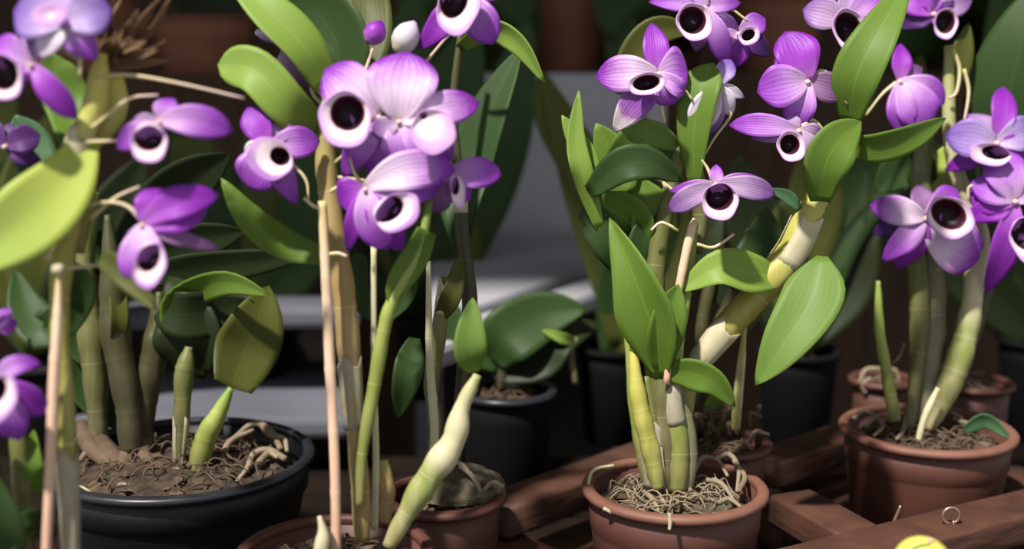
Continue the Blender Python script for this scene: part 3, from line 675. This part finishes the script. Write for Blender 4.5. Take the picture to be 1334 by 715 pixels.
# ---- 5: black pot at the back
K, dK, bK, rK = plant(660, 506, 66, HP, 'smaller black pot at the back in the middle under a wide dark leaf', BLACK_SHADE, BLACK_RIM, seed=14, chips=40, roots=10, rootm='root_dark')
d = dK
cane(K, [(652, 506), (660, 470), (700, 440)], d, [6, 7, 5], 'dim', 3)
leaf(K, [(640, 470, d), (660, 440, d - .01), (710, 410, d), (765, 402, d)], d, 76, 'dark', -10, base=.5)
leaf(K, [(650, 490, d), (700, 470, d), (730, 440, d), (780, 420, d + .02)], d, 60, 'deep', -20)
leaf(K, [(650, 480, d), (600, 440, d), (590, 390, d)], d, 40, 'dark', -10)
leaf(K, [(750, 446, d), (732, 440, d - .01), (706, 430, d - .01)], d, 14, 'light', 0)
cane(K, [(750, 500), (744, 460), (752, 440)], d, [4, 4, 3], 'olive', 2)

# ---- 6: middle pot
M, dM, bM, rM = plant(879, 632, 121, HP, 'orchid in the middle terracotta pot, pale rim tied with white twine, drooping pointed leaf', TERRA, TERRA_RIM, seed=17, chips=90, roots=44, sub=MIX_G, mound=.008)
d = dM
cane(M, [(858, 636), (846, 580), (832, 520), (824, 450)], d - .01, [9, 12, 12, 10, 4], 'yellow', 5)
m1 = cane(M, [(872, 640), (868, 580), (862, 500), (850, 420), (858, 320), (880, 220), (908, 130)], d, [16, 22, 22, 18, 14, 11, 9, 7], 'olive', 8)
sheath(m1, .0, .2, 'sheath_grey', 1.06)
m4 = cane(M, [(854, 640), (850, 590), (846, 540), (842, 490)], d - .004, [12, 15, 13, 5], 'olive', 3); sheath(m4, .05, .6, 'sheath_grey', 1.08)
cane(M, [(894, 640), (898, 590), (892, 540), (884, 500)], d - .002, [8, 11, 10, 4], 'grey', 3)
m2 = cane(M, [(882, 640), (884, 580), (876, 520), (882, 460), (894, 380), (905, 290)], d - .006, [11, 14, 12, 9, 7, 7, 5], 'green', 6); sheath(m2, .3, .46, 'sheath_grey')
cane(M, [(868, 500), (880, 400), (898, 310), (906, 285)], d - .014, [4.5, 5, 6, 4], 'stake', 4, name='stake', swell=.04)
m3 = cane(M, [(884, 630), (890, 560), (900, 490), (935, 440), (985, 385), (1030, 330), (1058, 270), (1078, 230), (1112, 150)], d + .004, [9, 9, 12, 16, 18, 21, 19, 16, 12, 5], 'yellow', 8)
sheath(m3, .28, .42, 'sheath', 1.08); sheath(m3, .60, .72, 'sheath', 1.06)
cane(M, [(848, 636), (838, 580), (828, 520), (818, 400), (800, 300)], d + .006, [10, 12, 10, 8, 8], 'green', 5)
cane(M, [(905, 330), (912, 280), (905, 200), (900, 120)], d + .006, [9, 10, 9, 8], 'olive', 3)
leaf(M, [(862, 492, d - .01), (850, 430, d - .02), (826, 360, d - .022), (794, 284, d - .01)], d, 78, 'mid', -24, base=.2, peak=.48, sharp=1.15, fold=.3)
leaf(M, [(858, 480, d - .012), (868, 420, d - .02), (884, 370, d - .02)], d, 50, 'mid', 20, base=.3, fold=.3)
leaf(M, [(1012, 362, d), (978, 356, d - .012), (935, 350, d - .018), (884, 380, d - .01)], d, 54, 'light', 20, base=.5)
leaf(M, [(1072, 334, d - .004), (1058, 390, d - .014), (1020, 450, d - .018), (984, 502, d - .012)], d, 78, 'fresh', 12, base=.16, peak=.30, sharp=1.7)
leaf(M, [(868, 486, d - .012), (898, 486, d - .02), (930, 498, d - .024), (958, 530, d - .02)], d, 42, 'mid', 20, base=.4)
leaf(M, [(782, 300, d), (760, 230, d - .01), (750, 180, d - .01), (754, 118, d - .01)], d, 28, 'light', 10, base=.4)
leaf(M, [(775, 260, d), (760, 200, d), (732, 150, d)], d, 32, 'light', 0, base=.5)
leaf(M, [(768, 250, d - .01), (810, 216, d - .02), (850, 214, d - .02), (888, 236, d - .01)], d, 46, 'dark', -10, base=.4)
leaf(M, [(790, 230, d), (820, 190, d - .01), (850, 176, d - .01), (892, 196, d)], d, 46, 'fresh', 10, base=.5)
leaf(M, [(800, 300, d + .01), (790, 250, d), (800, 210, d), (776, 160, d)], d, 70, 'mid', 0)
leaf(M, [(830, 330, d + .01), (820, 290, d), (790, 270, d), (770, 250, d)], d, 70, 'mid', -20)
leaf(M, [(815, 360, d + .01), (795, 320, d), (770, 285, d), (752, 282, d)], d, 46, 'dark', 0)
leaf(M, [(850, 330, d + .01), (850, 280, d), (830, 230, d)], d, 60, 'mid', 10)
leaf(M, [(860, 360, d + .01), (840, 330, d), (846, 270, d)], d, 56, 'dark', 20)
leaf(M, [(905, 240, d - .006), (904, 180, d - .012), (912, 120, d - .014), (930, 82, d - .01)], d, 52, 'mid', -20, base=.3, peak=.7)
leaf(M, [(1106, 160, d - .005), (1116, 100, d - .02), (1146, 40, d - .02), (1186, -30, d)], d, 62, 'mid', -15, base=.4, peak=.4)
leaf(M, [(1068, 262, d - .01), (1074, 220, d - .02), (1092, 185, d - .022), (1122, 158, d - .016)], d, 60, 'mid', 10, base=.4, peak=.5)
leaf(M, [(1100, 190, d), (1140, 192, d - .01), (1190, 178, d - .01), (1232, 154, d)], d, 42, 'mid', 25, base=.5)
leaf(M, [(1060, 200, d), (1090, 178, d - .01), (1110, 158, d - .01)], d, 30, 'light', 10, base=.5)
leaf(M, [(1042, 272, d), (1026, 256, d), (1002, 246, d)], d, 16, 'blue', 0)
leaf(M, [(800, 120, d + .06), (830, 70, d + .06), (860, 40, d + .06), (905, 40, d + .06)], d, 50, 'olive', 0)
for q in ([(902, 262), (880, 250), (855, 232), (822, 222)], [(884, 300), (862, 290), (848, 300)], [(868, 245), (858, 228), (854, 212)], [(866, 160), (862, 140), (864, 118)], [(908, 318), (930, 322), (956, 305)]):
    tubeo('stalk', [P(x, y, d - .016) for x, y in q], [.0011, .0010, .0008], CANE['stalk'], M)
# loop of spent stalk, twine on the rim
for q, dd in (([(772, 652), (767, 630), (774, 612), (800, 606)], dM + .0), ([(786, 662), (800, 668), (812, 664)], dM - .036), ([(872, 668), (873, 680), (872, 690)], dM - .061)):
    tubeo('twine', [P(x, y, dd) for x, y in q], [.0012, .0012, .0009], CANE['sheath'], M, n=14)
for q in ([(905, 612), (915, 596), (935, 600), (948, 620)], [(930, 598), (950, 592), (962, 610), (960, 640)], [(900, 640), (890, 622), (896, 604)], [(838, 640), (850, 650), (858, 665)], [(920, 625), (940, 630), (955, 650)], [(962, 640), (970, 620), (955, 600)],
          [(848, 600), (852, 630), (866, 655)], [(935, 655), (950, 650), (965, 660)]):
    rootp(M, [(x, y, d - (y - 632) * 0.0009) for x, y in q], d, 3.4)
# flowers
flower(M, 858, 96, d - .02, [(96, 70, 34, 'deep', .0, 'sepal'), (182, 82, 48, 'pale', .2), (4, 40, 66, 'mid', .0), (-60, 44, 46, 'mid', .0), (232, 94, 42, 'tipw', .1, 'sepal')], (838, 115, 27, 15, 10), lkw=dict(dark=0.67, purple=.3, dy=0), stalk=[(902, 130), (885, 110)])
flower(M, 918, 10, d - .01, [(172, 72, 22, 'mid', .1, 'sepal'), (10, 50, 22, 'mid', .0, 'sepal'), (-66, 78, 30, 'mid', .0), (112, 40, 30, 'mid'), (-100, 56, 26, 'dusk', .0)], (898, 36, 25, 26, 30), lkw=dict(dark=0.71, purple=.1), stalk=[(975, 28), (945, 8)])
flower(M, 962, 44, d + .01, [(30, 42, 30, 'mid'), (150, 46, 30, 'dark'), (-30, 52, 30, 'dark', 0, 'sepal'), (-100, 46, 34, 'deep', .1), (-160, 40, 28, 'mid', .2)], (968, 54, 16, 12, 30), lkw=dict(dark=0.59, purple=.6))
flower(M, 934, 112, d - .01, [(62, 40, 26, 'blue', .1), (-118, 66, 40, 'white', .2), (-60, 44, 26, 'white', 0, 'sepal'), (-20, 40, 16, 'white', 0, 'sepal'), (-96, 62, 26, 'grey')], stalk=[(914, 208), (932, 178), (952, 150), (940, 138)])
flower(M, 1052, 106, d - .015, [(112, 72, 58, 'deep', .1), (192, 68, 56, 'mid', .3), (252, 66, 40, 'mid', .1), (140, 50, 46, 'deep', -.1, 'sepal'), (-16, 60, 40, 'dusk', -.1, 'sepal')], stalk=[(1104, 136), (1088, 112), (1072, 92)])
flower(M, 1040, 170, d - .018, [(170, 88, 30, 'mid', .1, 'petal', 8), (188, 60, 24, 'grey', .0, 'sepal'), (-50, 56, 26, 'grey', .1, 'petal', -20), (-24, 40, 34, 'grey', .0, 'sepal'), (120, 26, 18, 'grey', 0, 'sepal')], (1021, 194, 20, 21, 25), lkw=dict(dark=0.65, purple=0), stalk=[(1072, 168), (1058, 156)])
flower(M, 1100, 28, d + .028, [(160, 54, 44, 'grey', .0), (40, 72, 36, 'mid', .1, 'petal'), (-8, 44, 34, 'grey', 0), (80, 50, 26, 'grey', 0, 'sepal')], (1097, 47, 24, 32, 24), lkw=dict(dark=0.71, purple=.1))
flower(M, 932, 240, d - .025, [(204, 70, 30, 'grey', .2, 'petal', 10), (-2, 80, 30, 'grey', .2, 'petal', -14), (84, 26, 18, 'mid', .0, 'sepal'), (188, 58, 18, 'mid', .0, 'sepal'), (8, 62, 20, 'mid', 0, 'sepal')], (931, 264, 26, 25, 0), lkw=dict(dark=0.72, purple=0, dy=3), stalk=[(914, 208), (922, 220)])

# ---- 7: small pot behind the middle one
S, dS, bS, rS = plant(940, 574, 66, HP * .75, 'small terracotta pot half hidden behind the middle pot, with dark root clump', TERRA_D, TERRA, seed=21, chips=50, roots=30, rootm='root_dark')
d = dS
s1 = cane(S, [(958, 560), (962, 510), (968, 450), (972, 400)], d - .02, [6, 6, 5, 3, 2], 'yellow', 4); sheath(s1, .2, .6, 'sheath', 1.05)
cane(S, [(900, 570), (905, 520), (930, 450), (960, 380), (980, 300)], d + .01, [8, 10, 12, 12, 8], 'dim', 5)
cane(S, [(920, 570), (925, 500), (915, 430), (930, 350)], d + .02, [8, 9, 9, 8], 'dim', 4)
leaf(S, [(940, 560, d), (930, 530, d), (945, 500, d)], d, 26, 'mid', 0)
leaf(S, [(960, 380, d), (990, 330, d), (1000, 270, d)], d, 60, 'dark', 0)
leaf(S, [(950, 400, d + .02), (920, 330, d + .02), (940, 270, d + .02)], d, 50, 'deep', 0)
leaf(S, [(930, 440, d + .02), (970, 400, d + .02), (990, 350, d + .03)], d, 50, 'olive', 0)
for i in range(14):
    q = random.Random(40 + i); x, y = q.uniform(895, 985), q.uniform(535, 562)
    rootp(S, [(x, y + 8, d), (x + q.uniform(-14, 14), y - 8, d - .005), (x + q.uniform(-24, 24), y + q.uniform(-6, 8), d)], d, 3.2, 'root_dark')
rootp(S, [(978, 575, d - .01), (985, 562, d - .02), (1002, 566, d - .02)], d, 3)

# ---- 8: right pot
T, dT, bT, rT = plant(1208, 556, 112, HP, 'orchid in the right terracotta pot with three bare green canes and violet flowers', TERRA, TERRA_RIM, seed=25, chips=90, roots=36, mound=.008, rootm='root_dark')
d = dT
cane(T, [(1166, 548), (1156, 490), (1146, 430), (1144, 366)], d - .01, [8, 8, 7, 6, 3], 'green', 5)
cane(T, [(1184, 560), (1192, 500), (1198, 430), (1196, 360), (1190, 290)], d, [6, 8, 11, 13, 12, 6], 'olive', 5)
t1 = cane(T, [(1200, 552), (1208, 480), (1214, 420), (1212, 340), (1200, 250), (1206, 150)], d + .01, [14, 17, 18, 17, 13, 10], 'grey', 7)
cane(T, [(1196, 575), (1204, 545), (1222, 505)], d - .02, [4, 4, 5, 3], 'stake_pale', 2)
t2 = cane(T, [(1208, 560), (1228, 520), (1248, 470), (1262, 420), (1270, 360), (1276, 300), (1240, 200), (1236, 60)], d, [8, 13, 17, 15, 13, 12, 10, 9, 6], 'pale', 8)
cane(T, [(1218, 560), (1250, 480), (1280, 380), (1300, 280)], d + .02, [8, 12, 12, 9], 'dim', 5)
tubeo('twig', [P(1162, 474, d - .01), P(1172, 464, d - .01), P(1178, 446, d - .01)], [.0012, .0008], CANE['root_dark'], T)
for q in ([(1125, 556), (1140, 545), (1150, 555), (1138, 568)], [(1112, 545), (1124, 535), (1140, 540)], [(1240, 545), (1265, 552), (1280, 545)], [(1180, 545), (1176, 562), (1168, 572)], [(1205, 548), (1230, 536), (1255, 545)]):
    rootp(T, [(x, y, d - (y - 556) * .0011) for x, y in q], d, 3.2)
bark = leaf(T, [(1255, 560, d - .01), (1285, 548, d - .01), (1318, 572, d - .02)], d, 22, 'blue', 30, name='fallen_leaf')
leaf(T, [(1300, 250, d + .03), (1310, 150, d + .01), (1330, 60, d), (1360, -30, d)], d, 110, 'dark', -20, base=.5)
leaf(T, [(1240, 190, d + .02), (1225, 230, d + .02), (1215, 280, d + .02)], d, 40, 'yellow', 0)
leaf(T, [(1214, 240, d + .02), (1180, 220, d + .02), (1140, 250, d + .03)], d, 60, 'dark', 0)
leaf(T, [(1214, 170, d + .02), (1190, 130, d + .02), (1200, 70, d + .03)], d, 44, 'olive', 0)
leaf(T, [(1236, 120, d + .01), (1250, 80, d + .01), (1262, 30, d + .01)], d, 34, 'olive', 20)
leaf(T, [(1270, 370, d + .02), (1300, 340, d + .02), (1290, 280, d + .02)], d, 50, 'dark', 0)
for q in ([(1242, 64), (1250, 90), (1246, 120), (1236, 128)], [(1256, 90), (1262, 120), (1256, 160)]):
    tubeo('stalk', [P(x, y, d - .01) for x, y in q], [.0014, .0013, .0009], CANE['stalk'], T)
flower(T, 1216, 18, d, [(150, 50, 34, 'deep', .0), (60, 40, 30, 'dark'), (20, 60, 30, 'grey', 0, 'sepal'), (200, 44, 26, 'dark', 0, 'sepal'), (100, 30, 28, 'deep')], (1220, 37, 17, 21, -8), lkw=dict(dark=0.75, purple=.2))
flower(T, 1172, 106, d - .02, [(84, 52, 26, 'deep', .0, 'sepal'), (-62, 70, 56, 'mid', .3), (-20, 66, 40, 'mid', .2, 'petal', -10), (-92, 66, 40, 'mid', .3), (30, 40, 24, 'dusk', -.1, 'sepal')], stalk=[(1128, 150), (1150, 122)])
flower(T, 1298, 186, d - .02, [(172, 66, 50, 'blue', .2), (78, 78, 34, 'deep', .0), (20, 60, 46, 'blue', .1), (210, 70, 30, 'deep', .0, 'sepal'), (130, 50, 36, 'grey', 0, 'sepal'), (-6, 50, 30, 'deep')], (1276, 204, 30, 15, -8), lkw=dict(dark=0.61, dx=8, dy=2, purple=.2))
flower(T, 1206, 284, d - .025, [(166, 72, 38, 'pale', .1), (196, 66, 40, 'dark', .0, 'sepal'), (222, 78, 34, 'mid', .1, 'sepal', 10), (100, 44, 30, 'dusk', 0), (-120, 74, 42, 'deep', -.1, 'sepal', 10), (40, 60, 40, 'mid', .0)], (1226, 284, 35, 27, -28), lkw=dict(dark=0.71, purple=.2, dx=-3), stalk=[(1230, 330), (1214, 300)])
flower(T, 1206, 296, d - .022, [(-42, 80, 70, 'pale', .3, 'petal', 20), (-20, 84, 44, 'pale', .1, 'petal', 5)])
flower(T, 1322, 262, d - .03, [(110, 72, 56, 'mid', .1), (150, 60, 40, 'mid', .1, 'petal', 10), (200, 66, 34, 'deep', .0, 'sepal'), (40, 60, 50, 'mid'), (-100, 124, 40, 'deep', -.1, 'sepal'), (170, 56, 44, 'deep', -.1)], (1326, 314, 27, 34, 28), lkw=dict(dark=0.65, dx=0, dy=6, purple=.4), stalk=[(1262, 262), (1262, 244), (1276, 242), (1290, 250)])

# ---- 9, 10: small pots behind the right one
for (px, py, rp, lab, sd, m) in ((1150, 492, 44, 'small dark terracotta pot with pale roots, behind left of the right pot', 31, TERRA_D), (1268, 496, 52, 'small empty-looking terracotta pot behind right of the right pot', 33, TERRA)):
    r_, dd, _, _ = plant(px, py, rp, HP * .7, lab, m, TERRA, name='small_pot', cat='pot', seed=sd, chips=30, roots=14)
    if sd == 31:
        for q in ([(1120, 500), (1128, 482), (1150, 480)], [(1150, 490), (1165, 482), (1172, 496)], [(1128, 512), (1124, 500), (1134, 492)]):
            rootp(r_, [(x, y, dd - .015) for x, y in q], dd, 3.4)

# ---- background plants and pots (upper wall, ledges)
def bgpot(px, pytop, rpx, hpx, d, lab, mat=TERRA_B, leaves=(), name='potted_plant', cat='plant'):
    k = d / F; c = P(px, pytop + hpx, d); root = empty(name, c, lab, cat); pot(root, c, rpx * k, hpx * k, mat, mat, rimh=.02)
    substrate(root, c, rpx * k, hpx * k, MIX, int(px), chips=0, roots=0)
    for q, w_, m_, rl in leaves: leaf(root, [(a[0], a[1], a[2] if len(a) > 2 else d) for a in q], d, w_, m_, rl, base=.5)
    return root
WD = 1.72
bgpot(738, -30, 66, 124, WD, 'brown pot on the grey wall between two dark leafy plants', leaves=[([(738, -20), (700, -60), (640, -90)], 60, 'deep', 10), ([(745, -20), (760, -70), (820, -120)], 60, 'deep', 10)])
bgpot(268, 24, 66, 96, WD, 'brown pot standing on the grey wall at the upper left', leaves=[([(268, 40), (240, -20), (170, -60)], 60, 'deep', 10), ([(275, 40), (300, -20), (330, -90)], 50, 'deep', -10)])
bgpot(126, 0, 60, 120, WD, 'dark brown pot on the grey wall left of the other brown pot', leaves=[([(160, 20), (120, -40), (60, -60)], 60, 'deep', 10)])
bgpot(1010, 0, 60, 120, WD, 'brown pot on the wall hidden behind the middle orchid flowers', leaves=[([(1010, 20), (1040, 0), (1030, -60)], 90, 'dark', 10), ([(1010, 30), (985, 10), (965, -40)], 70, 'deep', 10), ([(1010, 20), (1080, -10), (1130, -40)], 80, 'deep', 10)])
def leafy(px, py, z, rp, lab, spec, mat=TERRA_D):
    r_, dd, _, _ = plant(px, py, rp, HP * .9, lab, mat, mat, name='potted_plant', cat='plant', seed=int(px), rimz=z, chips=0, roots=0)
    for q, w_, m_, rl in spec: leaf(r_, [(a[0], a[1], dd + (a[2] if len(a) > 2 else 0)) for a in q], dd, w_, m_, rl, base=.5)
    return r_
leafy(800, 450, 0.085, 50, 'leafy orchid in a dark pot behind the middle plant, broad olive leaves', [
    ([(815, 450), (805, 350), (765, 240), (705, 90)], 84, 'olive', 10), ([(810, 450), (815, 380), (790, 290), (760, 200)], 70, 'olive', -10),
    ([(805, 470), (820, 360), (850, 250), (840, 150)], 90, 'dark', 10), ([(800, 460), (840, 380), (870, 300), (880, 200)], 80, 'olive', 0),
    ([(790, 300), (760, 220), (720, 150), (706, 90)], 60, 'olive', 10)], BLACK_SHADE)
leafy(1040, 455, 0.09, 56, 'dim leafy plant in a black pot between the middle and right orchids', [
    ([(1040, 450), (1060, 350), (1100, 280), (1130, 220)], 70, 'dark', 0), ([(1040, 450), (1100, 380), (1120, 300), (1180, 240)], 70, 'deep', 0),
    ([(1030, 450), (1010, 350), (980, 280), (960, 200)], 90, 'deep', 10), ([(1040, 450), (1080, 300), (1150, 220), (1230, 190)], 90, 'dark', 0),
    ([(1050, 440), (1110, 330), (1160, 280), (1200, 330)], 60, 'deep', 20), ([(1040, 440), (1040, 320), (1060, 260), (1050, 180)], 90, 'olive', 10)], BLACK_SHADE)
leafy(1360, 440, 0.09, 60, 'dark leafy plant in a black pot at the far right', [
    ([(1350, 440), (1320, 340), (1290, 230), (1300, 100)], 110, 'deep', 0), ([(1350, 440), (1290, 380), (1240, 330), (1230, 250)], 80, 'deep', 0), ([(1350, 440), (1350, 300), (1330, 140), (1300, -30)], 130, 'dark', 0)], BLACK_SHADE)
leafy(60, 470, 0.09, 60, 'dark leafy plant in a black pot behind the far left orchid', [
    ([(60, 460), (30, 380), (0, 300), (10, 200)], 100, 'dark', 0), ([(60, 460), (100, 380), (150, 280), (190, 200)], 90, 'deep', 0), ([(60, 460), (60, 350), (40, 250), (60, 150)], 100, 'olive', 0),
    ([(60, 450), (140, 360), (220, 300), (250, 220)], 80, 'deep', 0), ([(60, 450), (20, 350), (-10, 220), (10, 60)], 100, 'olive', 0)], BLACK_SHADE)
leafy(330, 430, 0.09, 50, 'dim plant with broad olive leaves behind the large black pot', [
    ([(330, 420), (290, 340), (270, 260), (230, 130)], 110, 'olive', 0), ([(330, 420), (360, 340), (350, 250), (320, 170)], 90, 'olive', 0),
    ([(330, 420), (390, 330), (400, 250), (380, 150)], 80, 'dark', 0), ([(330, 420), (280, 340), (210, 280), (170, 220)], 90, 'deep', 0), ([(330, 420), (300, 300), (240, 200), (280, 140)], 90, 'dark', 0)], BLACK_SHADE)
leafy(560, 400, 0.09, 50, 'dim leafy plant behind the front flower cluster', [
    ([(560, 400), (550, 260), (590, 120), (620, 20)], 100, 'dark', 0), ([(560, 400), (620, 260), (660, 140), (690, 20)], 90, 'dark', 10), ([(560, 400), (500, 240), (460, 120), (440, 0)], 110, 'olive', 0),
    ([(560, 400), (540, 200), (530, 100), (540, -20)], 100, 'dark', 0), ([(560, 400), (480, 340), (440, 260), (450, 160)], 80, 'deep', 0), ([(560, 400), (590, 330), (570, 260), (600, 200)], 80, 'olive', 0)], BLACK_SHADE)
# dark foliage above the wall at the back
def bigbush(px, d, lab, spec):
    base = P(px, 0, d); base.z = 0.338; k = d / F
    root = empty('potted_plant', base, lab, 'plant'); pot(root, base, .055, .07, TERRA_D, TERRA_D); substrate(root, base, .055, .07, MIX, int(px), chips=0, roots=0)
    for q, w_, m_, rl in spec: leaf(root, [(a[0], a[1], d - .13 * min(i_, 1)) for i_, a in enumerate(q)], d, w_, m_, rl, base=.5)
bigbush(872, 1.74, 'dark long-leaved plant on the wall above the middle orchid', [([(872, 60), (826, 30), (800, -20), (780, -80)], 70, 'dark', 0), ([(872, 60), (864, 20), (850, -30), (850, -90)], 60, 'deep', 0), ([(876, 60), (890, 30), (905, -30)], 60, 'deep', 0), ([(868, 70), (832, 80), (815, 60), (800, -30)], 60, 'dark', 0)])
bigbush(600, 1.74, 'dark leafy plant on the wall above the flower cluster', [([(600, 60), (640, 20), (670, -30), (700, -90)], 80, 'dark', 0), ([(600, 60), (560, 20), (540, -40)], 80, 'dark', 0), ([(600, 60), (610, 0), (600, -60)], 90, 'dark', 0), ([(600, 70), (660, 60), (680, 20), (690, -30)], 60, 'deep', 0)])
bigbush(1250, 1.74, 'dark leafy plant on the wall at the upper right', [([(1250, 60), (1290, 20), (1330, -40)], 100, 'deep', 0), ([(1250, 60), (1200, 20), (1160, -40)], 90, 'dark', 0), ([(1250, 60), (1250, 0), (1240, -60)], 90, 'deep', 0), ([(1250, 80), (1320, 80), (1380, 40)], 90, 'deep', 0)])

for o in bpy.data.objects:
    if '_w' in o: del o['_w']
